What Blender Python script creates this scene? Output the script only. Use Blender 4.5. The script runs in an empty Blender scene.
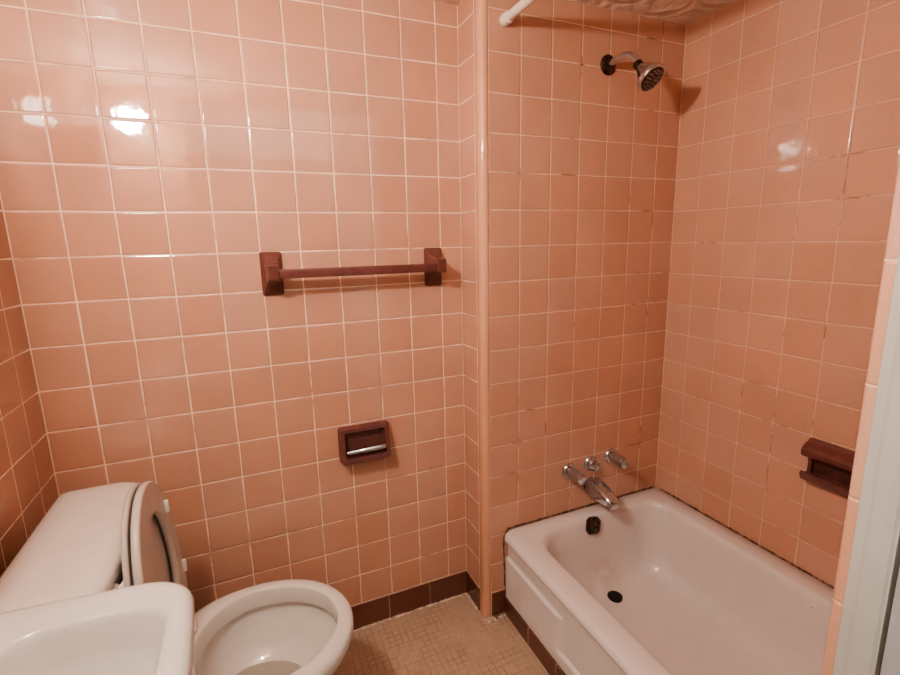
import bpy, bmesh, math, random
from mathutils import Vector, Matrix
random.seed(7)
sc = bpy.context.scene
COL = sc.collection
T = 0.108                     # wall tile pitch
Z0 = 1.3905                   # a horizontal joint
W, J, W2 = 1.1548, 0.145, 1.925
CEIL = 1.990
YF = -1.125                   # inner face of the front wall
YO = -1.245                   # hall face of the front wall
PI = math.pi

# ------------------------------------------------------------------ helpers
def link(name, bm, mat, parent=None, smooth=True, kind=None):
    me = bpy.data.meshes.new(name)
    bmesh.ops.recalc_face_normals(bm, faces=bm.faces)
    bm.to_mesh(me); bm.free()
    for p in me.polygons: p.use_smooth = smooth
    if smooth: me.set_sharp_from_angle(angle=math.radians(42))
    o = bpy.data.objects.new(name, me); COL.objects.link(o)
    for m in (mat if isinstance(mat, list) else [mat]): me.materials.append(m)
    if parent: o.parent = parent
    if kind: o['kind'] = kind
    return o
def thing(name, label, cat, loc=(0, 0, 0), group=None, rz=0):
    o = bpy.data.objects.new(name, None); COL.objects.link(o)
    o.empty_display_size = .05; o.location = loc; o.rotation_euler = (0, 0, rz)
    o['label'] = label; o['category'] = cat
    if group: o['group'] = group
    return o
def box(bm, x0, x1, y0, y1, z0, z1, bev=0, seg=2):
    r = bmesh.ops.create_cube(bm, size=1)
    vs = r['verts']
    for v in vs:
        v.co = Vector(((x0+x1)/2 + v.co.x*(x1-x0), (y0+y1)/2 + v.co.y*(y1-y0), (z0+z1)/2 + v.co.z*(z1-z0)))
    if bev:
        es = list({e for v in vs for e in v.link_edges})
        bmesh.ops.bevel(bm, geom=es, offset=bev, segments=seg, affect='EDGES', profile=.5)
def loft(bm, rings, cap0=True, cap1=True, closed=True):
    R = [[bm.verts.new(p) for p in r] for r in rings]
    n = len(R[0])
    for a, b in zip(R, R[1:]):
        for i in range(n if closed else n-1):
            j = (i+1) % n
            bm.faces.new((a[i], a[j], b[j], b[i]))
    if cap0: bm.faces.new(R[0][::-1])
    if cap1: bm.faces.new(R[-1])
    return R
def frame(axis):
    a = Vector(axis).normalized()
    h = Vector((0, 0, 1)) if abs(a.z) < .9 else Vector((1, 0, 0))
    u = h.cross(a).normalized(); v = a.cross(u)
    return a, u, v
def lathe(bm, prof, origin, axis, n=32):
    """prof: list of (distance along axis, radius)"""
    a, u, v = frame(axis); o = Vector(origin)
    rings = [[o + a*d + (u*math.cos(2*PI*i/n) + v*math.sin(2*PI*i/n))*max(r, 1e-5) for i in range(n)] for d, r in prof]
    loft(bm, rings)
def tube(bm, pts, rad, n=14, caps=True):
    pts = [Vector(p) for p in pts]; rings = []
    rs = rad if isinstance(rad, (list, tuple)) else [rad]*len(pts)
    up = None
    for i, p in enumerate(pts):
        d = (pts[min(i+1, len(pts)-1)] - pts[max(i-1, 0)]).normalized()
        if up is None: _, u, v = frame(d)
        else:
            v = (up - d*up.dot(d)).normalized(); u = v.cross(d)
        up = v
        rings.append([p + (u*math.cos(2*PI*k/n) + v*math.sin(2*PI*k/n))*rs[i] for k in range(n)])
    loft(bm, rings, caps, caps)
def rrect(x0, x1, y0, y1, r, z, k=10):
    """rounded rectangle ring, k+1 points a corner"""
    out = []
    rs = r if isinstance(r, (list, tuple)) else [r]*4
    for (cx, cy, sx, sy, a0), q in zip(((x1, y1, -1, -1, 0), (x0, y1, 1, -1, 90), (x0, y0, 1, 1, 180), (x1, y0, -1, 1, 270)), rs):
        for i in range(k+1):
            a = math.radians(a0 + 90*i/k)
            out.append(Vector((cx + sx*q + q*math.cos(a), cy + sy*q + q*math.sin(a), z)))
    return out
def egg(xr, xf, w, z, xm=None, yc=0, n=64, pr=2.0, pf=2.0):
    xm = xr + (xf-xr)*.42 if xm is None else xm
    out = []
    for i in range(n):
        t = 2*PI*i/n; c, s = math.cos(t), math.sin(t)
        p = pf if c > 0 else pr
        ax = (xf-xm) if c > 0 else (xm-xr)
        out.append(Vector((xm + ax*math.copysign(abs(c)**(2/p), c), yc + w*math.copysign(abs(s)**(2/p), s), z)))
    return out

# ------------------------------------------------------------------ materials
class NT:
    def __init__(s, name):
        s.m = bpy.data.materials.new(name); s.m.use_nodes = True
        s.t = s.m.node_tree; s.n = s.t.nodes; s.b = s.n['Principled BSDF']
    def new(s, typ, **k):
        n = s.n.new(typ)
        for a, v in k.items(): setattr(n, a, v)
        return n
    def put(s, sock, v):
        if hasattr(v, 'is_output') or isinstance(v, bpy.types.NodeSocket): s.t.links.new(v, sock)
        else: sock.default_value = v
    def math(s, op, a, b=0.0, c=None, clamp=False):
        n = s.new('ShaderNodeMath', operation=op, use_clamp=clamp)
        s.put(n.inputs[0], a); s.put(n.inputs[1], b)
        if c is not None: s.put(n.inputs[2], c)
        return n.outputs[0]
    def ramp(s, v, lo, hi, a=0.0, b=1.0, smooth=True):
        n = s.new('ShaderNodeMapRange', interpolation_type='SMOOTHSTEP' if smooth else 'LINEAR')
        for i, x in enumerate((v, lo, hi, a, b)): s.put(n.inputs[i], x)
        return n.outputs[0]
    def mix(s, f, a, b):
        n = s.new('ShaderNodeMix', data_type='RGBA')
        s.put(n.inputs[0], f); s.put(n.inputs[6], a); s.put(n.inputs[7], b)
        return n.outputs[2]
    def noise(s, vec, scale, detail=3, rough=.5, dist=0):
        n = s.new('ShaderNodeTexNoise'); s.put(n.inputs['Vector'], vec)
        n.inputs['Scale'].default_value = scale; n.inputs['Detail'].default_value = detail
        n.inputs['Roughness'].default_value = rough; n.inputs['Distortion'].default_value = dist
        return n.outputs['Fac']
    def bump(s, h, dist, strength=1.0, normal=None):
        n = s.new('ShaderNodeBump'); s.put(n.inputs['Height'], h)
        n.inputs['Distance'].default_value = dist; n.inputs['Strength'].default_value = strength
        if normal is not None: s.put(n.inputs['Normal'], normal)
        return n.outputs[0]
def rgba(c): return (c[0], c[1], c[2], 1)
def srgb(r, g, b):
    f = lambda c: ((c/255+.055)/1.055)**2.4 if c > 10 else c/255/12.92
    return (f(r), f(g), f(b), 1)

TILE_C = (0.575, 0.328, 0.233, 1)
GROUT_C = (0.92, 0.68, 0.52, 1)
def tile_mat(name, ua, va, uoff, voff, tu=T, tv=T, col=TILE_C, grout=GROUT_C, extra=(), gw=.0013, seed=0.0, rough=.07, dirt=.30, tintvar=.03, bk=1.0, ior=1.6):
    """ceramic tiles set in world axes ua / va (0=x,1=y,2=z) with cell size tu, tv"""
    N = NT(name)
    pos = N.new('ShaderNodeNewGeometry').outputs['Position']
    sep = N.new('ShaderNodeSeparateXYZ'); N.put(sep.inputs[0], pos)
    wob = N.math('MULTIPLY', N.math('SUBTRACT', N.noise(pos, 9, 2), .5), .0035)
    wob2 = N.math('MULTIPLY', N.math('SUBTRACT', N.noise(pos, 7.3, 2), .5), .0035)
    u = N.math('ADD', sep.outputs[ua], wob); v = N.math('ADD', sep.outputs[va], wob2)
    cu = N.math('DIVIDE', N.math('SUBTRACT', u, uoff), tu); cv = N.math('DIVIDE', N.math('SUBTRACT', v, voff), tv)
    iu = N.math('FLOOR', cu); iv = N.math('FLOOR', cv)
    fu = N.math('SUBTRACT', cu, iu); fv = N.math('SUBTRACT', cv, iv)
    # joints scatter a little from tile to tile
    du = N.math('MULTIPLY', N.math('MINIMUM', fu, N.math('SUBTRACT', 1.0, fu)), tu)
    dv = N.math('MULTIPLY', N.math('MINIMUM', fv, N.math('SUBTRACT', 1.0, fv)), tv)
    for ax, val in extra:
        e = N.math('ABSOLUTE', N.math('SUBTRACT', sep.outputs[ax], val))
        if ax == va: dv = N.math('MINIMUM', dv, e)
        else: du = N.math('MINIMUM', du, e)
    d = N.math('MINIMUM', du, dv)
    wn = N.new('ShaderNodeTexWhiteNoise', noise_dimensions='3D')
    cmb = N.new('ShaderNodeCombineXYZ'); N.put(cmb.inputs[0], iu); N.put(cmb.inputs[1], iv); cmb.inputs[2].default_value = seed
    N.put(wn.inputs['Vector'], cmb.outputs[0])
    rc = N.new('ShaderNodeSeparateColor'); N.put(rc.inputs[0], wn.outputs['Color'])
    gvar = N.ramp(N.noise(pos, 14, 3), .3, .7, gw*.55, gw*1.35)
    mask = N.ramp(d, gvar, N.math('ADD', gvar, .0009))            # 1 on the tile
    val = N.ramp(rc.outputs[0], 0, 1, 1-tintvar, 1+tintvar, False)
    fine = N.ramp(N.noise(pos, 420, 2, .7), .3, .7, .95, 1.05)
    big = N.ramp(N.noise(pos, 5, 3), .3, .7, .96, 1.04)
    hs = N.new('ShaderNodeHueSaturation'); hs.inputs['Color'].default_value = col
    N.put(hs.inputs['Value'], N.math('MULTIPLY', val, N.math('MULTIPLY', fine, big)))
    N.put(hs.inputs['Saturation'], N.ramp(rc.outputs[1], 0, 1, .95, 1.05, False))
    dk = N.ramp(N.noise(pos, 6.5, 4, .65), .56, .66, 0, 1)
    g2 = N.mix(N.math('MULTIPLY', dk, dirt*2, clamp=True), grout, (grout[0]*.33, grout[1]*.2, grout[2]*.15, 1))
    N.put(N.b.inputs['Base Color'], N.mix(mask, g2, hs.outputs[0]))
    N.put(N.b.inputs['Roughness'], N.mix(mask, (.75,)*3+(1,), (rough,)*3+(1,)))
    N.b.inputs['IOR'].default_value = ior
    # pillowed edges, each tile tipped a little, faint orange-peel glaze
    edge = N.math('MULTIPLY', N.ramp(d, 0.0004, .0050), .0009)
    tip = N.math('ADD', N.math('MULTIPLY', N.math('SUBTRACT', rc.outputs[1], .5), N.math('MULTIPLY', fu, tu)),
                 N.math('MULTIPLY', N.math('SUBTRACT', rc.outputs[2], .5), N.math('MULTIPLY', fv, tv)))
    crown = N.math('MULTIPLY', N.math('ADD', N.math('MULTIPLY', fu, N.math('SUBTRACT', 1., fu)), N.math('MULTIPLY', fv, N.math('SUBTRACT', 1., fv))), .0008)
    wave = N.math('MULTIPLY', N.noise(pos, 26, 2), .0006)
    peel = N.math('MULTIPLY', N.noise(pos, 300, 2), .00003)
    h = N.math('ADD', N.math('ADD', edge, N.math('MULTIPLY', tip, .007)), N.math('ADD', crown, N.math('ADD', wave, peel)))
    N.put(N.b.inputs['Normal'], N.bump(N.math('MULTIPLY', h, bk), 1.0))
    return N.m
def simple(name, col, rough=.4, metal=0, bump=None, var=0, varscale=20, coat=0):
    N = NT(name); tc = N.new('ShaderNodeTexCoord').outputs['Object']
    if var:
        n = N.ramp(N.noise(tc, varscale, 4, .6), .3, .7)
        N.put(N.b.inputs['Base Color'], N.mix(n, rgba([c*(1-var) for c in col[:3]]), rgba([min(1, c*(1+var)) for c in col[:3]])))
    else: N.b.inputs['Base Color'].default_value = rgba(col)
    N.b.inputs['Roughness'].default_value = rough; N.b.inputs['Metallic'].default_value = metal
    N.b.inputs['Coat Weight'].default_value = coat
    if bump: N.put(N.b.inputs['Normal'], N.bump(N.noise(tc, bump[0], 3), bump[1]))
    return N.m

R_ = .016                                       # radius of the outside corner
M_back = tile_mat('tile_back_wall', 0, 2, 0.0, Z0, extra=((0, W),), seed=1, rough=.055, ior=1.7)
M_alc = tile_mat('tile_alcove_side', 1, 2, -J+.038, Z0, tu=T, extra=((1, 0),), seed=2)
M_tub = tile_mat('tile_tub_wall', 0, 2, 1.1783, Z0, extra=((0, W2-.001),), seed=3, grout=(.80, .56, .42, 1), gw=.0011, dirt=.5)
M_right = tile_mat('tile_right_wall', 1, 2, -J+.009, Z0-.004, extra=((1, -J-.0015),), seed=4, grout=(.70, .46, .34, 1), gw=.0009, dirt=.4, tintvar=.03)
M_left = tile_mat('tile_left_wall_shaded', 1, 2, 0.012, Z0, extra=((1, -.001),), seed=5, col=(.50, .275, .19, 1), rough=.02, bk=.12, ior=2.0)  # same tile coloured darker, the left wall's shade put into it
M_front = tile_mat('tile_front_wall', 0, 2, 1.18, Z0, seed=6)
M_bull = tile_mat('tile_bullnose', 0, 2, -20, .05, tu=50, tv=.152, col=(.70, .40, .275, 1), seed=7, gw=.0007, dirt=0, tintvar=.03)
M_bull0 = tile_mat('tile_corner_trim', 0, 2, -20, -20, tu=50, tv=60, col=(.70, .40, .275, 1), seed=17, gw=.0007, dirt=0, tintvar=.01, extra=((1, -J+R_+.0195), (0, W+R_+.0085)))
BR = (0.15, 0.058, 0.040, 1)
M_baseb = tile_mat('tile_base_back', 0, 2, W-.152*7-.0, .0945, tu=.152, tv=.3, col=BR, grout=(.42, .27, .19, 1), seed=8, gw=.0008, dirt=.3, tintvar=.15)
M_basey = tile_mat('tile_base_side', 1, 2, -.15, .0945, tu=.152, tv=.3, col=BR, grout=(.42, .27, .19, 1), seed=9, gw=.0008, dirt=.3, tintvar=.15)

def porcelain(name, col, rough=.12, stain=False):
    N = NT(name); pos = N.new('ShaderNodeNewGeometry').outputs['Position']
    n = N.ramp(N.noise(pos, 12, 4, .6), .3, .7); f = N.ramp(N.noise(pos, 350, 2, .7), .3, .7, .96, 1.03)
    c = N.mix(n, rgba([x*.96 for x in col]), rgba(col))
    if stain:
        vm = N.new('ShaderNodeVectorMath', operation='DISTANCE'); N.put(vm.inputs[0], pos); vm.inputs[1].default_value = (1.575, -.245, .08)
        s = N.math('MULTIPLY', N.ramp(vm.outputs['Value'], .02, .13, 1, 0), N.ramp(N.noise(pos, 25, 4), .35, .65))
        c = N.mix(N.math('MULTIPLY', s, .3), c, (.52, .38, .22, 1))
        chips = N.ramp(N.noise(pos, 60, 2, .5), .76, .77)
        c = N.mix(N.math('MULTIPLY', chips, .5), c, (.25, .16, .1, 1))
    hs = N.new('ShaderNodeHueSaturation'); N.put(hs.inputs['Color'], c); N.put(hs.inputs['Value'], f)
    N.put(N.b.inputs['Base Color'], hs.outputs[0])
    N.b.inputs['Roughness'].default_value = rough; N.b.inputs['IOR'].default_value = 1.5
    N.put(N.b.inputs['Normal'], N.bump(N.noise(pos, 18, 2), .0012))
    return N.m
M_tubp = porcelain('tub_enamel', (.75, .685, .65), .2, True)
M_toil = porcelain('toilet_china', (.74, .71, .66), .07)
M_bowl_in = porcelain('shaded_seat_plastic', (.58, .53, .48), .25)  # seat plastic darkened, the shade of its unlit face put into the colour
M_sink = porcelain('sink_china', (.66, .645, .61), .16)
M_apron = porcelain('tub_apron_enamel', (.80, .77, .73), .25)
M_brown = simple('brown_glazed_ceramic', (.150, .058, .050), .12, var=.12, varscale=30, bump=(60, .0006))
M_brown_d = simple('brown_ceramic_shaded', (.10, .040, .032), .2, var=.2, varscale=30)  # darker copy of the brown glaze, recess shade put into the colour
M_chrome = simple('worn_chrome', (.60, .66, .72), .14, 1, var=.15, varscale=60)
M_chrome_d = simple('tarnished_dark_metal', (.10, .075, .06), .3, 1, var=.5, varscale=90)
M_dark = simple('hole_shade_black', (.006, .004, .003), .6)
M_white_pl = simple('white_plastic', (.85, .82, .76), .3)
M_rod = simple('cream_painted_rod', (.82, .72, .64), .3, var=.05)
M_jamb = simple('white_painted_wood', (.52, .53, .49), .38, var=.05, varscale=8, bump=(30, .001))
M_jamb2 = simple('grey_painted_door', (.42, .44, .46), .4, var=.05)
M_hall = simple('hall_paint', (.5, .47, .43), .7, var=.05)
M_gap = simple('gap_shade', (.02, .018, .015), .8)
M_line = simple('cream_corner_grout', (.82, .62, .48), .7, var=.1)
M_grime = simple('dark_mouldy_caulk', (.17, .10, .065), .8, var=.7, varscale=70, bump=(200, .002))
M_caulk = simple('dirty_white_caulk', (.62, .50, .40), .7, var=.35, varscale=60, bump=(150, .002))
M_water = simple('toilet_water', (.40, .37, .31), .02)

def floor_mat():
    N = NT('vinyl_mosaic_floor'); pos = N.new('ShaderNodeNewGeometry').outputs['Position']
    sep = N.new('ShaderNodeSeparateXYZ'); N.put(sep.inputs[0], pos)
    S = .042
    cx = N.math('DIVIDE', sep.outputs[0], S); cy = N.math('DIVIDE', sep.outputs[1], S)
    row = N.math('FLOOR', cy)
    cx = N.math('ADD', cx, N.math('MULTIPLY', N.math('MODULO', N.math('ABSOLUTE', row), 2.0), .5))
    ix, iy = N.math('FLOOR', cx), row
    fx, fy = N.math('SUBTRACT', cx, ix), N.math('SUBTRACT', cy, iy)
    wn = N.new('ShaderNodeTexWhiteNoise', noise_dimensions='2D'); cb = N.new('ShaderNodeCombineXYZ')
    N.put(cb.inputs[0], ix); N.put(cb.inputs[1], iy); N.put(wn.inputs['Vector'], cb.outputs[0])
    rc = N.new('ShaderNodeSeparateColor'); N.put(rc.inputs[0], wn.outputs['Color'])
    dx = N.math('MINIMUM', fx, N.math('SUBTRACT', 1., fx)); dy = N.math('MINIMUM', fy, N.math('SUBTRACT', 1., fy))
    mx = N.math('ADD', N.math('ABSOLUTE', N.math('SUBTRACT', fx, .5)), N.math('MULTIPLY', N.math('LESS_THAN', rc.outputs[0], .35), 9.))
    my = N.math('ADD', N.math('ABSOLUTE', N.math('SUBTRACT', fy, .5)), N.math('MULTIPLY', N.math('LESS_THAN', rc.outputs[1], .45), 9.))
    d = N.math('MINIMUM', N.math('MINIMUM', dx, dy), N.math('MINIMUM', mx, my))
    line = N.ramp(d, .018, .05, 1, 0)
    wear = N.ramp(N.noise(pos, 7, 4, .6), .38, .62, .08, .65)
    half = N.new('ShaderNodeTexWhiteNoise', noise_dimensions='2D'); c2 = N.new('ShaderNodeCombineXYZ')
    N.put(c2.inputs[0], N.math('FLOOR', N.math('MULTIPLY', cx, 2.))); N.put(c2.inputs[1], N.math('FLOOR', N.math('MULTIPLY', cy, 2.))); N.put(half.inputs['Vector'], c2.outputs[0])
    base = N.mix(N.ramp(N.noise(pos, 160, 3, .7), .35, .65), (.45, .325, .235, 1), (.56, .42, .31, 1))
    base = N.mix(N.math('MULTIPLY', half.outputs['Value'], .28), base, (.40, .28, .20, 1))
    base = N.mix(N.math('MULTIPLY', N.ramp(N.noise(pos, 11, 5, .7), .5, .75), .3), base, (.30, .18, .11, 1))
    N.put(N.b.inputs['Base Color'], N.mix(N.math('MULTIPLY', line, wear), base, (.24, .15, .10, 1)))
    N.b.inputs['Roughness'].default_value = .5
    N.put(N.b.inputs['Normal'], N.bump(N.math('SUBTRACT', N.noise(pos, 120, 2), N.math('MULTIPLY', line, .6)), .0008))
    return N.m
M_floor = floor_mat()
def ceil_mat():
    N = NT('swirled_plaster_ceiling'); pos = N.new('ShaderNodeNewGeometry').outputs['Position']
    vo = N.new('ShaderNodeTexVoronoi'); N.put(vo.inputs['Vector'], pos); vo.inputs['Scale'].default_value = 6
    nz = N.noise(pos, 9, 4, .6, 1.5)
    arcs = N.math('SINE', N.math('ADD', N.math('MULTIPLY', vo.outputs['Distance'], 30.), N.math('MULTIPLY', nz, 7.)))
    h = N.math('ADD', N.math('MULTIPLY', arcs, .2), N.math('MULTIPLY', nz, 1.0))
    N.b.inputs['Base Color'].default_value = (.80, .64, .55, 1); N.b.inputs['Roughness'].default_value = .4
    N.put(N.b.inputs['Normal'], N.bump(h, .011))
    return N.m
M_ceil = ceil_mat()

# ------------------------------------------------------------------ room shell
def struct(name, mat, *boxes, smooth=False):
    bm = bmesh.new()
    for b in boxes: box(bm, *b)
    return link(name, bm, mat, smooth=smooth, kind='structure')
R_ = .016                                       # radius of the outside corner
struct('floor', M_floor, (-.1, 2.03, -2.6, .1, -.06, 0))
struct('ceiling', M_ceil, (-.1, 2.03, YO, .1, CEIL, CEIL+.06))
struct('wall_back', M_back, (-.1, W, 0, .1, 0, CEIL))
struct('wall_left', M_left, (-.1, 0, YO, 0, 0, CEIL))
struct('wall_right', M_right, (W2, W2+.1, YO, .1, 0, CEIL))
struct('wall_tub_end', M_tub, (W+R_+.008, W2, -J, .1, 0, CEIL))
# the side of the projecting tub wall
struct('wall_alcove', M_alc, (W, W+R_+.008, -J+R_+.021, .1, 0, CEIL))
# rounded bullnose trim running up the projecting corner
bm = bmesh.new()
def corner_ring(z):
    x0, y0 = W-.0012, -J-.0012
    pts = [Vector((x0+.0012+.001, -J+R_+.022, z)), Vector((x0, -J+R_+.019, z))]
    for i in range(9):
        a = PI + (PI/2)*i/8
        pts.append(Vector((x0+R_+R_*math.cos(a), y0+R_+R_*math.sin(a), z)))
    pts += [Vector((W+R_+.006, y0, z)), Vector((W+R_+.0085, -J+.0003, z)), Vector((W+R_+.0085, -J+R_+.022, z))]
    return pts
loft(bm, [corner_ring(z) for z in (0.0, CEIL)])
link('trim_1', bm, M_bull0, smooth=True, kind='structure')
# front wall with the doorway the picture is taken from
DX0, DX1 = .30, 1.18
struct('wall_front_left', M_front, (0, DX0, YO, YF, 0, CEIL))
struct('wall_front_right', M_front, (DX1+.012, W2, YO, YF-.001, 0, CEIL))
struct('wall_front_top', M_front, (DX0, DX1+.012, YO, YF-.001, 1.96, CEIL))
# bullnose end of the tiled front wall beside the doorway
bm = bmesh.new()
rg = []
for z in (0, CEIL):
    pts = [Vector((DX1+.03, YF+.0015, z))]
    for i in range(9):
        a = PI/2 + (PI/2)*i/8
        pts.append(Vector((DX1+.008+.008*math.cos(a), YF-.0065+.008*math.sin(a), z)))
    pts += [Vector((DX1+.0005, YF-.0135, z)), Vector((DX1+.03, YF-.0135, z))]
    rg.append(pts)
loft(bm, rg); link('trim_2', bm, M_bull, kind='structure')
# painted door jamb: flat lining, rounded stop, lining again
bm = bmesh.new(); rg = []
prof = [(DX1+.03, YF-.0135), (DX1+.001, YF-.0135), (DX1+.0005, YF-.0245), (DX1-.002, YF-.0265), (DX1-.0045, YF-.031), (DX1-.0045, YF-.045),
        (DX1-.004, YF-.053), (DX1-.002, YF-.056), (DX1-.002, YF-.058), (DX1+.03, YF-.058)]
for z in (0, 1.96): rg.append([Vector((x, y, z)) for x, y in prof])
loft(bm, rg); link('trim_3', bm, M_jamb, smooth=False, kind='structure')
struct('hinge_gap_shade', M_gap, (DX1+.014, DX1+.03, YF-.066, YF-.058, 0, 1.96))  # near-black strip painting the shade inside the hinge gap
# door folded back against the hall, grey leaf seen past the hinge gap
bm = bmesh.new(); box(bm, DX1-.004, DX1+.034, YF-.064-.78, YF-.0635, .012, 1.94, .002)
link('door_1', bm, M_jamb2, kind='structure', smooth=False)
# a stretch of hall behind the camera
struct('wall_hall_back', M_hall, (-.6, 2.03, -2.7, -2.6, 0, 2.3))
struct('wall_hall_right', M_hall, (1.26, 1.34, -2.6, YO, 0, 2.3))

# baseboard tiles
ZB = .0945
struct('baseboard_back', M_baseb, (.001, W-.001, -.004, .001, 0, ZB))
struct('baseboard_alcove', M_basey, (W-.004, W+.001, -J+R_+.024, -.004, 0, ZB))
struct('baseboard_tub_end', M_baseb, (W+R_+.012, 1.243, -J-.004, -J+.001, 0, ZB))
struct('baseboard_left', M_basey, (-.001, .004, YF+.002, -.004, 0, ZB))
# low brown kick tiles along the foot of the tub
struct('baseboard_tub_apron', M_basey, (1.230, 1.237, YF+.002, -J-.006, 0, .063))

# caulk lines, ragged
def bead(name, pts, r, mat, step=.006, jit=.5):
    bm = bmesh.new(); P = []; R = []
    pts = [Vector(p) for p in pts]
    for a, b in zip(pts, pts[1:]):
        n = max(2, int((b-a).length/step))
        for i in range(n):
            P.append(a.lerp(b, i/n)); R.append(r*(1+random.uniform(-jit, jit)))
    P.append(pts[-1]); R.append(r)
    tube(bm, P, R, 6)
    return link(name, bm, mat, kind='structure')
bead('trim_5', [(1.236, -J-.001, .01), (1.228, -J-.001, .29), (1.245, -J-.001, .326), (W2-.02, -J-.001, .326)], .0024, M_grime, jit=.7)
bead('trim_6', [(W2-.001, -J-.03, .325), (W2-.001, YF+.02, .325)], .0024, M_grime, jit=.8)
bead('trim_7', [(.02, -.006, .001), (W-.006, -.006, .001), (W-.006, -J+.03, .001)], .0035, M_caulk, jit=.5)
bead('trim_8', [(W-.003, -.003, ZB), (W-.0015, -.0015, CEIL)], .0016, M_line, jit=.15)
bead('trim_9', [(.0012, -.0012, ZB), (.0012, -.0012, CEIL)], .0014, M_line, jit=.15)
# crumbled grout at the foot of the corner
bm = bmesh.new()
for i in range(70):
    c = Vector((random.uniform(W-.012, 1.235), -J-.006-abs(random.gauss(0, .008)), .002))
    s = random.uniform(.002, .006)
    r = bmesh.ops.create_icosphere(bm, subdivisions=1, radius=s)
    for v in r['verts']: v.co = Vector((v.co.x*random.uniform(.7, 1.6), v.co.y, v.co.z*.7)) + c
link('crumbled_grout', bm, M_caulk, smooth=False)
o = bpy.data.objects['crumbled_grout']; o['label'] = 'crumbled whitish grout on the floor at the foot of the projecting corner'; o['category'] = 'debris'; o['kind'] = 'stuff'
bm = bmesh.new()
for i in range(26):
    c = Vector((random.uniform(1.185, 1.236), -J-.006-abs(random.gauss(0, .008)), .003))
    r = bmesh.ops.create_icosphere(bm, subdivisions=1, radius=random.uniform(.002, .0055))
    for v in r['verts']: v.co = v.co*random.uniform(.7, 1.3) + c
o = link('mouldy_crumbs', bm, M_grime, smooth=False)
o['label'] = 'dark mouldy crumbs in the gap between tub and corner'; o['category'] = 'debris'; o['kind'] = 'stuff'

# ------------------------------------------------------------------ bathtub
ZT = .326
tub = thing('bathtub', 'white enamelled built-in bathtub with a stepped front apron', 'bathtub', (1.58, -.63, 0))
def tubobj(name, bm, mat, **k):
    o = link(name, bm, mat, **k); o.parent = tub; o.matrix_parent_inverse = Matrix.Translation(-Vector(tub.location)); return o
bm = bmesh.new()
X0, X1, Y0, Y1 = 1.217, W2-.002, YF+.003, -J-.002
K = 10
def orr(i, z): return rrect(X0+i, X1-i*.3, Y0+i*.3, Y1-i*.3, [.012, .034, .012, .012], z, K)
def irr(x0, x1, y0, y1, r, z): return rrect(x0, x1, y0, y1, r, z, K)
rings = [orr(.014, .296), orr(.003, .2975), orr(.0005, .301), orr(0, .307), orr(.003, .3155), orr(.010, .322), orr(.024, ZT)]
rings += [irr(1.290, 1.856, -1.035, -.196, [.08, .12, .10, .10], ZT), irr(1.298, 1.850, -1.028, -.203, [.08, .12, .10, .10], .323),
          irr(1.304, 1.845, -1.020, -.210, [.08, .12, .10, .10], .314), irr(1.309, 1.842, -1.012, -.216, [.08, .12, .10, .10], .300),
          irr(1.325, 1.838, -.99, -.224, .085, .22), irr(1.345, 1.832, -.965, -.232, .085, .14), irr(1.358, 1.824, -.945, -.240, .085, .105),
          irr(1.378, 1.806, -.92, -.252, .08, .078), irr(1.41, 1.78, -.89, -.268, .07, .062), irr(1.46, 1.74, -.86, -.285, .06, .055),
          irr(1.52, 1.67, -.7, -.33, .05, .050)]
loft(bm, rings, cap0=False)
tubobj('basin', bm, M_tubp)
# apron: recessed face + stepped proud panel
bm = bmesh.new()
N_, M_ = 150, 90
sst = lambda a, b, x: (lambda q: q*q*(3-2*q))(min(max((x-a)/(b-a), 0), 1))
def proud(y, z):
    far = lambda yy: sst(-.475, -.425, yy)
    hA = sst(.222, .213, z)*max(far(y), far(-1.27-y))
    hB = sst(.107, .098, z)*.95
    return max(hA, hB)
ZA = .300
V = [[bm.verts.new((1.246-.010*proud(Y0+(Y1-Y0)*i/N_, ZA*j/M_), Y0+(Y1-Y0)*i/N_, ZA*j/M_)) for j in range(M_+1)] for i in range(N_+1)]
for i in range(N_):
    for j in range(M_): bm.faces.new((V[i][j], V[i+1][j], V[i+1][j+1], V[i][j+1]))
ed = [e for e in bm.edges if len(e.link_faces) == 1]
r = bmesh.ops.extrude_edge_only(bm, edges=ed)
for g in r['geom']:
    if isinstance(g, bmesh.types.BMVert): g.co.x = 1.264
tubobj('apron', bm, M_apron, smooth=True)
# overflow plate (clipped-corner plate with two screws) and drain
ov = Vector((1.551, -.2215, .296))
nrm = Vector((0, -1, .09)).normalized(); side = Vector((1, 0, 0)); upv = nrm.cross(side)*-1
bm = bmesh.new()
shape = [(a*1.3, b*1.2) for a, b in [(-.017, .022), (.010, .027), (.020, .020), (.023, -.012), (.014, -.025), (-.012, -.030), (-.021, -.022), (-.024, .010)]]
oc = [ov+side*a+upv*b+nrm*-.004 for a, b in shape]
rg = [oc, [p+nrm*.010 for p in oc], [ov+side*a*.8+upv*b*.8+nrm*.010 for a, b in shape]]
loft(bm, rg)
bmesh.ops.bevel(bm, geom=list(bm.edges), offset=.0015, segments=2, affect='EDGES')
op = tubobj('overflow_plate', bm, M_chrome_d, smooth=False)
bm = bmesh.new()
for s in (-1, 1): lathe(bm, [(0, .003), (.003, .003), (.004, .0015)], ov+upv*s*.012+nrm*.009, nrm, 10)
tubobj('overflow_screws', bm, M_chrome)
bm = bmesh.new()
lathe(bm, [(-.006, .0255), (.0035, .0255), (.0040, .001)], (1.590, -.303, .0545), (0, 0, 1), 32)  # solid black disc painting the darkness of the open drain
tubobj('drain_hole_shade', bm, M_dark)
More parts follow.
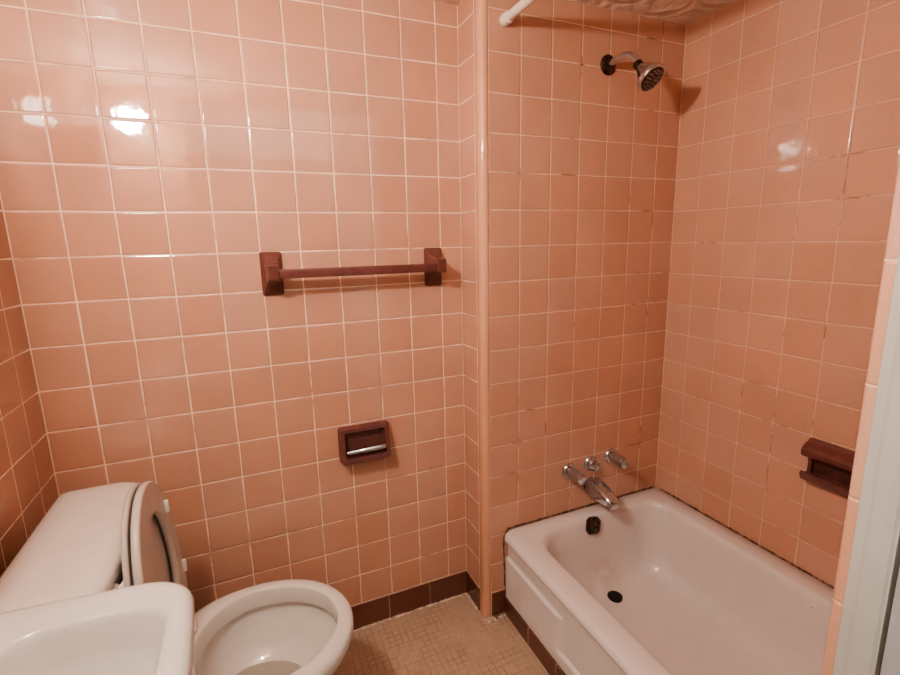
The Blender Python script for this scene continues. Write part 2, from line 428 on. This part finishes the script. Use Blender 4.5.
# ------------------------------------------------------------------ faucet set
def handle(name, x, z, label, kind):
    t = thing(name, label, 'tap' if kind else 'diverter', (x, -J, z), 'chrome tub taps' if kind else None)
    bm = bmesh.new(); lathe(bm, [(-.003, .029), (.003, .029), (.007, .027), (.012, .021), (.013, .012)], (0, 0, 0), (0, -1, 0), 32)
    link('escutcheon', bm, M_chrome, t)
    bm = bmesh.new()
    if kind:
        lathe(bm, [(.008, .012), (.018, .012)], (0, 0, 0), (0, -1, 0), 24); link('stem', bm, M_chrome_d, t)
        bm = bmesh.new(); n = 48; rings = []
        for d, r, f in ((.014, .0165, 0), (.016, .0205, 0), (.022, .0215, 1), (.070, .0195, 1), (.076, .0180, 0), (.0775, .0150, 0)):
            rings.append([Vector((math.cos(2*PI*i/n), 0, math.sin(2*PI*i/n)))*(r - (.0016 if f and (i % 8) in (0, 1) else 0)) + Vector((0, -d, 0)) for i in range(n)])
        loft(bm, rings); link('barrel_knob', bm, M_chrome, t)
        bm = bmesh.new(); lathe(bm, [(.077, .008), (.079, .008), (.0795, .005)], (0, 0, 0), (0, -1, 0), 20); link('index_cap', bm, M_chrome, t)
    else:
        lathe(bm, [(.009, .022), (.018, .024), (.028, .021), (.032, .013), (.0325, .002)], (0, 0, 0), (0, -1, 0), 32); link('round_knob', bm, M_chrome, t)
        bm = bmesh.new(); box(bm, -.004, .004, -.038, -.028, -.013, .013, .002); link('grip_bar', bm, M_chrome, t)
    return t
handle('tub_tap', 1.496, .486, 'chrome barrel tub tap nearest the projecting corner', 1)
handle('diverter_knob', 1.592, .495, 'round chrome diverter knob between the two barrel taps', 0)
handle('tub_tap', 1.686, .504, 'chrome barrel tub tap nearest the right wall', 1)
t = thing('tub_spout', 'tarnished chrome tub spout pointing down over the tub rim', 'spout', (1.596, -J, .408))
bm = bmesh.new(); rings = []
for d, w, h0, h1 in [(d*.98, w*1.2, h0*1.1, h1*1.15) for d, w, h0, h1 in ((-.002, .022, .024, .024), (.01, .024, .027, .026), (.03, .025, .028, .027), (.07, .023, .021, .027), (.105, .0205, .010, .027), (.122, .019, .002, .028), (.131, .016, -.008, .027), (.134, .012, -.014, .024))]:
    rings.append([Vector((p.x, -d, p.y)) for p in rrect(-w, w, -h1, h0, min(.012, (h0+h1)*.35), 0, 5)])
loft(bm, rings); link('spout_body', bm, M_chrome, t)
bm = bmesh.new(); lathe(bm, [(-.001, .029), (.004, .028), (.006, .024)], (0, 0, 0), (0, -1, 0), 28); link('wall_collar', bm, M_chrome_d, t)
bm = bmesh.new(); lathe(bm, [(0, .010), (.005, .010), (.006, .008)], (0, -.108, -.026), (0, 0, -1), 20); link('outlet', bm, M_chrome_d, t)

# ------------------------------------------------------------------ shower head
t = thing('wall_shower', 'chrome shower head on a bent arm high on the tub end wall', 'shower head', (1.603, -J, 1.832))
bm = bmesh.new(); lathe(bm, [(-.002, .030), (.003, .030), (.007, .026), (.012, .013), (.013, .010)], (0, 0, 0), (0, -1, 0), 32); link('wall_flange', bm, M_chrome_d, t)
bm = bmesh.new()
arm = [(0, 0, 0), (.001, -.035, .004), (.003, -.062, .006), (.006, -.082, .003), (.010, -.100, -.009), (.013, -.111, -.024), (.015, -.119, -.038)]
tube(bm, arm, .0105, 16); link('arm', bm, M_chrome, t)
ax = Vector((.16, -.66, -.73)).normalized(); o0 = Vector((.0135, -.111, -.030))
bm = bmesh.new(); lathe(bm, [(-.004, .012), (0, .0145), (.016, .0145), (.018, .012)], o0, ax, 24); link('swivel_nut', bm, M_chrome_d, t)
bm = bmesh.new(); lathe(bm, [(.016, .014), (.024, .018), (.042, .028), (.056, .0375), (.060, .0405), (.068, .0425), (.073, .041), (.074, .036)], o0, ax, 40); link('bell', bm, M_chrome, t)
bm = bmesh.new(); lathe(bm, [(.073, .0365), (.0755, .036), (.0765, .033), (.0765, .001)], o0, ax, 32); fc = link('spray_face', bm, M_chrome_d, t)
a, u, v = frame(ax); bm = bmesh.new()
for r, n in ((.010, 6), (.019, 10), (.027, 14)):
    for i in range(n):
        c = o0 + a*.0762 + (u*math.cos(2*PI*i/n)+v*math.sin(2*PI*i/n))*r
        lathe(bm, [(0, .0022), (.0016, .0018), (.002, .0005)], c, ax, 8)
link('nozzles', bm, M_chrome, fc)

# ------------------------------------------------------------------ curtain rod
t = thing('shower_curtain_rod', 'cream tubular shower curtain rod mounted near the ceiling', 'curtain rod', (1.232, -J, 1.905))
L_ = -J-YF
bm = bmesh.new(); lathe(bm, [(.012, .0125), (L_-.012, .0125)], (0, 0, 0), (0, -1, 0), 28); link('rod_tube', bm, M_rod, t)
for s, e in ((0, -1), (-L_, 1)):
    bm = bmesh.new(); lathe(bm, [(0, .0165), (.003, .0175), (.020, .0165), (.026, .0155), (.028, .0125)], (0, s, 0), (0, e, 0), 28); link('end_cap', bm, M_rod, t)

# ------------------------------------------------------------------ towel bar
t = thing('towel_bar', 'brown glazed ceramic towel bar with square bar and pyramid posts', 'towel bar', (.80, 0, 1.223))
for s, cx in ((-1, .565), (1, 1.051)):
    px = cx-.80; bm = bmesh.new(); rings = []
    for d, hw, hh, dz in ((-.001, .0285, .060, 0), (.006, .0285, .060, 0), (.010, .026, .057, 0), (.022, .0195, .040, .002), (.038, .0155, .026, .005), (.050, .0145, .022, .006), (.078, .0145, .021, .006), (.083, .012, .018, .006)):
        rings.append([Vector((px+p.x, -d, p.y+dz)) for p in rrect(-hw, hw, -hh, hh, min(hw, hh)*.18, 0, 3)])
    loft(bm, rings); link('post', bm, M_brown, t)
bm = bmesh.new(); box(bm, .565+.008-.80, 1.051-.008-.80, -.074, -.051, -.012, .013, .003); link('bar', bm, M_brown, t)

# ------------------------------------------------------------------ toilet paper holder
t = thing('toilet_paper_holder', 'brown ceramic toilet paper holder with an empty chrome roller', 'paper holder', (.796, 0, .678))
HW, HT, HB = .081, .058, -.056
bm = bmesh.new(); n = 0
outer = [[Vector((p.x, -d, p.y)) for p in rrect(-w, w, b, h, .008, 0, 4)] for d, w, h, b in ((-.001, HW, HT, HB), (.014, HW, HT, HB), (.020, HW-.003, HT-.003, HB+.003))]
# front opening ring pushed forward at the lower half (ears that hold the roller)
def fwd(ring, f0, f1, z0=-.056, z1=.058):
    out = []
    for p in ring:
        k = (p.z-z0)/(z1-z0); k = min(max(k, 0), 1)
        out.append(Vector((p.x, -(f1 + (f0-f1)*k**.9), p.z)))
    return out
r3 = fwd([Vector((p.x, 0, p.y)) for p in rrect(-HW+.004, HW-.004, HB+.004, HT-.004, .008, 0, 4)], .022, .046)
r4 = fwd([Vector((p.x, 0, p.y)) for p in rrect(-HW+.016, HW-.016, HB+.020, HT-.014, .006, 0, 4)], .023, .046)
r5 = [Vector((p.x, -.016, p.y)) for p in rrect(-HW+.020, HW-.020, HB+.024, HT-.018, .006, 0, 4)]
r6 = [Vector((p.x, -.0025, p.y)) for p in rrect(-HW+.028, HW-.028, HB+.034, HT-.022, .006, 0, 4)]
loft(bm, outer+[r3, r4, r5, r6]); link('holder_body', bm, M_brown, t)
bm = bmesh.new(); lathe(bm, [(-.062, .006), (-.056, .0075), (-.012, .0075), (-.010, .0088), (.045, .0088), (.056, .0088), (.062, .006)], (0, -.040, -.014), (1, 0, .02), 20)
link('roller', bm, M_chrome, t)

# ------------------------------------------------------------------ soap dish on the right wall
t = thing('soap_dish', 'brown ceramic soap dish with grab ledge on the right wall', 'soap dish', (W2, -.758, .671))
bm = bmesh.new()
def sd(prof, y0, y1, k=6):
    """profile (out, z) extruded along y with rounded ends"""
    prof = [(a*.85, z*1.12) for a, z in prof]
    rings = []
    for i in range(-1, 2*k+2):
        f = min(max((i)/(2*k), 0), 1); y = y0 + (y1-y0)*f
        e = .93 if i in (-1, 2*k+1) else 1
        rings.append([Vector((-a*e, y, z)) for a, z in prof])
    loft(bm, rings)
HWd = .078
# back plate
box(bm, -.006, .001, -HWd+.004, HWd-.004, -.048, .052, .002)
# top ledge, a moulded grab bar
sd([(0, .056), (.016, .055), (.020, .0505), (.024, .0475), (.028, .0495), (.045, .040), (.052, .032), (.052, .022), (.044, .015), (.020, .014), (0, .018)], -HWd-.002, HWd+.002)
# side cheeks
for s in (-1, 1):
    y0 = s*(HWd-.006)
    sd([(0, .02), (.032, .02), (.022, 0), (.024, -.030), (.036, -.042), (0, -.046)], min(y0, y0-s*.010), max(y0, y0-s*.010), 1)
# bottom tray with raised lip
sd([(0, -.030), (.030, -.034), (.040, -.026), (.048, -.026), (.050, -.034), (.040, -.048), (.018, -.056), (0, -.057)], -HWd, HWd)
link('dish_body', bm, M_brown, t, smooth=False)
bm = bmesh.new(); box(bm, -.0075, -.0045, -HWd+.018, HWd-.018, -.032, .016, .001); link('recess_shade', bm, M_brown_d, t)  # darker panel standing in for the shade of the recess

# ------------------------------------------------------------------ toilet
YC = -.352
toi = thing('toilet', 'white two-piece toilet with its seat and lid raised', 'toilet', (0, YC, 0))
bm = bmesh.new()
R0 = [egg(.17, .52, .105, 0, .32, pr=3), egg(.17, .52, .105, .02, .32, pr=3), egg(.175, .505, .095, .06, .32, pr=3), egg(.175, .50, .092, .14, .33, pr=3),
      egg(.18, .535, .115, .20, .36, pr=3), egg(.19, .60, .152, .27, .40, pr=2.6), egg(.21, .645, .182, .325, .43, pr=2.4), egg(.225, .660, .193, .350, .44, pr=2.3),
      egg(.228, .664, .196, .368, .44, pr=2.3), egg(.230, .663, .195, .380, .44, pr=2.3), egg(.237, .658, .189, .388, .44, pr=2.3), egg(.252, .648, .179, .392, .44, pr=2.2),
      egg(.283, .636, .166, .393, .44), egg(.296, .629, .1575, .3925, .44), egg(.300, .6265, .1545, .3905, .44), egg(.3015, .6255, .1535, .387, .44), egg(.303, .6245, .1525, .380, .44), egg(.308, .621, .148, .352, .44),
      egg(.306, .623, .150, .346, .44), egg(.296, .634, .160, .342, .44), egg(.294, .634, .160, .325, .44),
      egg(.300, .614, .145, .295, .43), egg(.308, .596, .135, .264, .425), egg(.317, .572, .117, .241, .42), egg(.330, .540, .093, .225, .415), egg(.345, .505, .068, .212, .41), egg(.37, .46, .04, .20, .40)]
loft(bm, R0)
# rear deck that carries the tank
rd = [rrect(.06, .30, -w, w, .03, z) for w, z in ((.085, .18), (.10, .28), (.12, .34), (.128, .372), (.126, .384), (.120, .388))]
loft(bm, rd)
link('bowl', bm, M_toil, toi)
bm = bmesh.new()
loft(bm, [egg(.329, .541, .0945, .2240, .415), egg(.3295, .5405, .094, .2262, .415)]); link('water', bm, M_water, toi)
# tank (bowed front), lid
def tankring(x0, x1, hw, bow, z, r=.045):
    out = []
    for p in rrect(x0, x1, -hw, hw, [r, .018, .018, r], z, 8):
        k = 1-(p.y/hw)**2
        f = (p.x-x0)/(x1-x0)
        out.append(Vector((p.x + bow*k*max(f, 0), p.y, z)))
    # refine the front edge so that it bows
    res = []
    for i, p in enumerate(out):
        q = out[(i+1) % len(out)]; res.append(p)
        if i % 9 == 8:
            for j in range(1, 12):
                s = p.lerp(q, j/12)
                if abs(p.x-q.x) < .03 and p.x > (x0+x1)/2:
                    s.x = x1 + bow*(1-(s.y/hw)**2)
                res.append(s)
    return res
bm = bmesh.new()
loft(bm, [tankring(.055, .195, .190, .008, .386), tankring(.052, .198, .196, .010, .40), tankring(.048, .205, .213, .012, .55), tankring(.046, .208, .222, .012, .69), tankring(.046, .208, .222, .012, .71)])
link('tank', bm, M_toil, toi)
bm = bmesh.new()
loft(bm, [tankring(.046, .210, .226, .012, .708), tankring(.043, .215, .230, .013, .711), tankring(.042, .217, .233, .013, .722), tankring(.0425, .2155, .2315, .013, .731), tankring(.045, .210, .227, .013, .7375), tankring(.052, .199, .219, .013, .743), tankring(.066, .184, .204, .013, .7465), tankring(.085, .165, .18, .012, .7475)])
link('tank_lid', bm, M_toil, toi)
bm = bmesh.new()
lathe(bm, [(0, .013), (.008, .013), (.012, .009)], (.214, -.145, .690), (1, 0, 0), 20)
tube(bm, [(.224, -.145, .690), (.234, -.138, .690), (.238, -.118, .689), (.239, -.095, .686)], [.007, .009, .010, .011], 10)
link('flush_lever', bm, M_white_pl, toi)
# raised seat and lid
def plate(u0, u1, hw, hole, th, dome=0):
    """flat egg-shaped plate in (u, v) with optional hole, returned as rings with n offset"""
    def E(u0, u1, w, n): return [Vector((p.x, p.y, n)) for p in egg(u0, u1, w, 0, u0+(u1-u0)*.45, pr=2.6, pf=2.05, n=72)]
    rings = [E(u0+q, u1-q, hw-q, n) for q, n in ((.009, th), (.005, th), (.0025, th-.0008), (.0008, th-.0028), (0, th-.006), (0, .006), (.001, .003), (.003, .001), (.007, 0))]
    if hole:
        a, b, w = hole
        rings += [E(a-.010, b+.010, w+.008, 0), E(a-.003, b+.003, w+.003, .003), E(a, b, w, th*.5), E(a-.001, b+.001, w+.001, th-.003), E(a-.004, b+.004, w+.004, th), E(a-.009, b+.009, w+.009, th)]
        rings.append(rings[0])
        return rings
    return rings
def raised(name, rings, hx, hz, lean, mat, closed=False):
    bm = bmesh.new()
    c, s = math.cos(lean), math.sin(lean)
    f = lambda p: Vector((hx - p.x*s + p.z*c, p.y, hz + p.x*c + p.z*s))
    loft(bm, [[f(p) for p in r] for r in rings], cap0=not closed, cap1=not closed)
    if closed: bmesh.ops.remove_doubles(bm, verts=bm.verts, dist=1e-6)
    return link(name, bm, mat, toi)
LN = math.radians(4.6)
seat = raised('seat', plate(0, .402, .186, (.095, .330, .112), .016), .275, .410, LN, M_bowl_in, True)
lid = raised('lid', plate(-.005, .404, .186, None, .011), .2600, .410, LN, M_bowl_in)
def onseat(u, v, n=.016): return Vector((.275 - u*math.sin(LN) + n*math.cos(LN), v, .410 + u*math.cos(LN)+n*math.sin(LN)))
for u, v in ((.290, .128), (.262, -.163), (.11, .155), (.11, -.155)):
    bm = bmesh.new(); p = onseat(u, v)
    box(bm, p.x-.003, p.x+.008, p.y-.005, p.y+.005, p.z-.016, p.z+.016, .003); link('bumper', bm, M_white_pl, seat)
for s in (-1, 1):
    bm = bmesh.new(); box(bm, .25, .305, s*.075-.016, s*.075+.016, .387, .405, .004)
    lathe(bm, [(-.020, .010), (.020, .010)], (.283, s*.075, .407), (0, 1, 0), 18); link('hinge', bm, M_white_pl, toi)

# ------------------------------------------------------------------ wall-hung sink
snk = thing('bathroom_sink', 'white china pedestal sink beside the toilet tank', 'sink', (0, -.87, .80))
def P(dx, dy, z): return Vector((dx, dy, z-.80))
def sinkring(i, z, bow=1):
    # outline in the room: far side slants a little, near side mirrors it, front bows out
    cx = []
    x1 = .369-i; ya = .235-i; r = max(.062-i*.6, .02)
    pts = rrect(0, x1, -ya, ya, [r, .004, .004, r], 0, 10); out = []
    res = []
    for k, p in enumerate(pts):
        q = pts[(k+1) % len(pts)]; res.append(p)
        if k % 11 == 10:
            for j in range(1, 16): res.append(p.lerp(q, j/16))
    for p in res:
        f = p.x/x1
        y = p.y*(1 - .13*f**1.6*1.0)
        x = p.x + .012*(1-(p.y/.235)**2)*f
        out.append(P(x, y, z))
    return out
def basring(x0, x1, ya, r, z):
    pts = rrect(x0, x1, -ya, ya, r, 0, 10); res = []
    for k, p in enumerate(pts):
        q = pts[(k+1) % len(pts)]; res.append(p)
        if (q-p).length > -1 and (k % 11) == 10:
            for j in range(1, 16): res.append(p.lerp(q, j/16))
    return [P(p.x, p.y*(1-.10*((p.x)/.36)**1.5), z) for p in res]
bm = bmesh.new()
so = [sinkring(.10, .655), sinkring(.05, .67), sinkring(.018, .70), sinkring(.006, .745), sinkring(.001, .772), sinkring(0, .785), sinkring(.003, .794), sinkring(.010, .799), sinkring(.020, .801)]
n_o = len(so[0])
si = [basring(.143, .349, .166, [.045, .05, .05, .045], .799), basring(.148, .345, .162, [.045, .05, .05, .045], .796), basring(.152, .341, .158, [.045, .05, .05, .045], .788),
      basring(.160, .334, .150, .045, .755), basring(.172, .322, .138, .045, .715), basring(.19, .30, .115, .04, .697), basring(.22, .27, .06, .02, .690)]
assert len(si[0]) == n_o, (len(si[0]), n_o)
loft(bm, so+si)
link('sink_body', bm, M_sink, snk)
bm = bmesh.new(); lathe(bm, [(0, .018), (.003, .018), (.004, .012), (.0035, .001)], P(.245, 0, .690), (0, 0, 1), 24); link('sink_drain', bm, M_chrome, snk)
bm = bmesh.new()
loft(bm, [rrect(.06+a, .27-a, -.10+a, .10-a, .06-a*.3, z-.80) for z, a in ((0, -.01), (.03, -.01), (.05, .005), (.25, .02), (.50, .015), (.62, 0), (.668, -.02))])
link('pedestal', bm, M_sink, snk)

# ------------------------------------------------------------------ wall lamp over the sink
LP = Vector((.133, -.885, 1.80))
N = NT('lamp_glass'); N.b.inputs['Base Color'].default_value = (1, .85, .7, 1)
N.b.inputs['Emission Color'].default_value = (1, .88, .77, 1); N.b.inputs['Emission Strength'].default_value = 275
M_lamp = N.m
t = thing('wall_lamp', 'lit globe wall lamp mounted on the left wall above the sink', 'lamp', (0, LP.y, LP.z))
bm = bmesh.new(); lathe(bm, [(0, .055), (.012, .055), (.018, .045), (.022, .02), (.085, .02), (.09, .03), (.10, .03)], (0, 0, 0), (1, 0, 0), 32); link('lamp_base', bm, M_chrome, t)
bm = bmesh.new(); lathe(bm, [(.09+.045*(1-math.cos(PI*i/16)), .045*math.sin(PI*i/16)) for i in range(17)], (0, 0, 0), (1, 0, 0), 32); link('globe', bm, M_lamp, t)

ld = bpy.data.lights.new('right_wall_fill', 'AREA'); ld.shape = 'DISK'; ld.size = .08; ld.energy = 7.5; ld.color = (1, .88, .77)  # added fill facing the right wall, separate from the lamp itself
lo = bpy.data.objects.new('right_wall_fill', ld); COL.objects.link(lo); lo.location = (.185, LP.y, LP.z); lo.rotation_euler = (0, math.radians(-80), 0)
# unseen mirrored cabinet shape, added under the lamp to shade the left wall
t = thing('left_wall_shade_block', 'unseen mirrored cabinet shape added to shade the left wall from the lamp', 'cabinet', (0, -.87, 1.44))
bm = bmesh.new(); box(bm, 0, .085, -.235, .235, -.27, .27, .004); link('shade_block_box', bm, M_white_pl, t, smooth=False)
bm = bmesh.new(); box(bm, .086, .098, -.24, .24, -.275, .275, .003); dr = link('shade_block_mirror', bm, simple('mirror_glass', (.9, .9, .9), .02, 1), t, smooth=False)
# added soft fill from the hall side, coming in through the doorway
ld = bpy.data.lights.new('hall_fill', 'AREA'); ld.shape = 'RECTANGLE'; ld.size = 1.4; ld.size_y = .9; ld.energy = 5; ld.color = (1, .93, .86)
lo = bpy.data.objects.new('hall_fill', ld); COL.objects.link(lo); lo.location = (.55, -2.2, 2.2); lo.rotation_euler = (math.radians(35), 0, 0)
w = bpy.data.worlds.new('World'); sc.world = w; w.use_nodes = True
w.node_tree.nodes['Background'].inputs[0].default_value = (1, .93, .85, 1); w.node_tree.nodes['Background'].inputs[1].default_value = .5

# ------------------------------------------------------------------ camera
cam = bpy.data.cameras.new('camera'); co = bpy.data.objects.new('camera', cam); COL.objects.link(co)
Rr = Vector((0.91688408, -0.39856196, -0.0217244)); U = Vector((0.09685916, 0.16936316, 0.98078256)); F = Vector((0.3872233, 0.90136812, -0.19389076))
m = Matrix.Identity(4)
for i in range(3):
    m[i][0], m[i][1], m[i][2] = Rr[i], U[i], -F[i]
m[0][3], m[1][3], m[2][3] = 0.48482836, -1.44664194, 1.2972798
co.matrix_world = m
cam.sensor_width = 36; cam.lens = 479.656/900*36; cam.clip_start = .02
sc.camera = co
sc.view_settings.view_transform = 'AgX'
sc.view_settings.look = 'AgX - Medium High Contrast'
sc.view_settings.exposure = .07
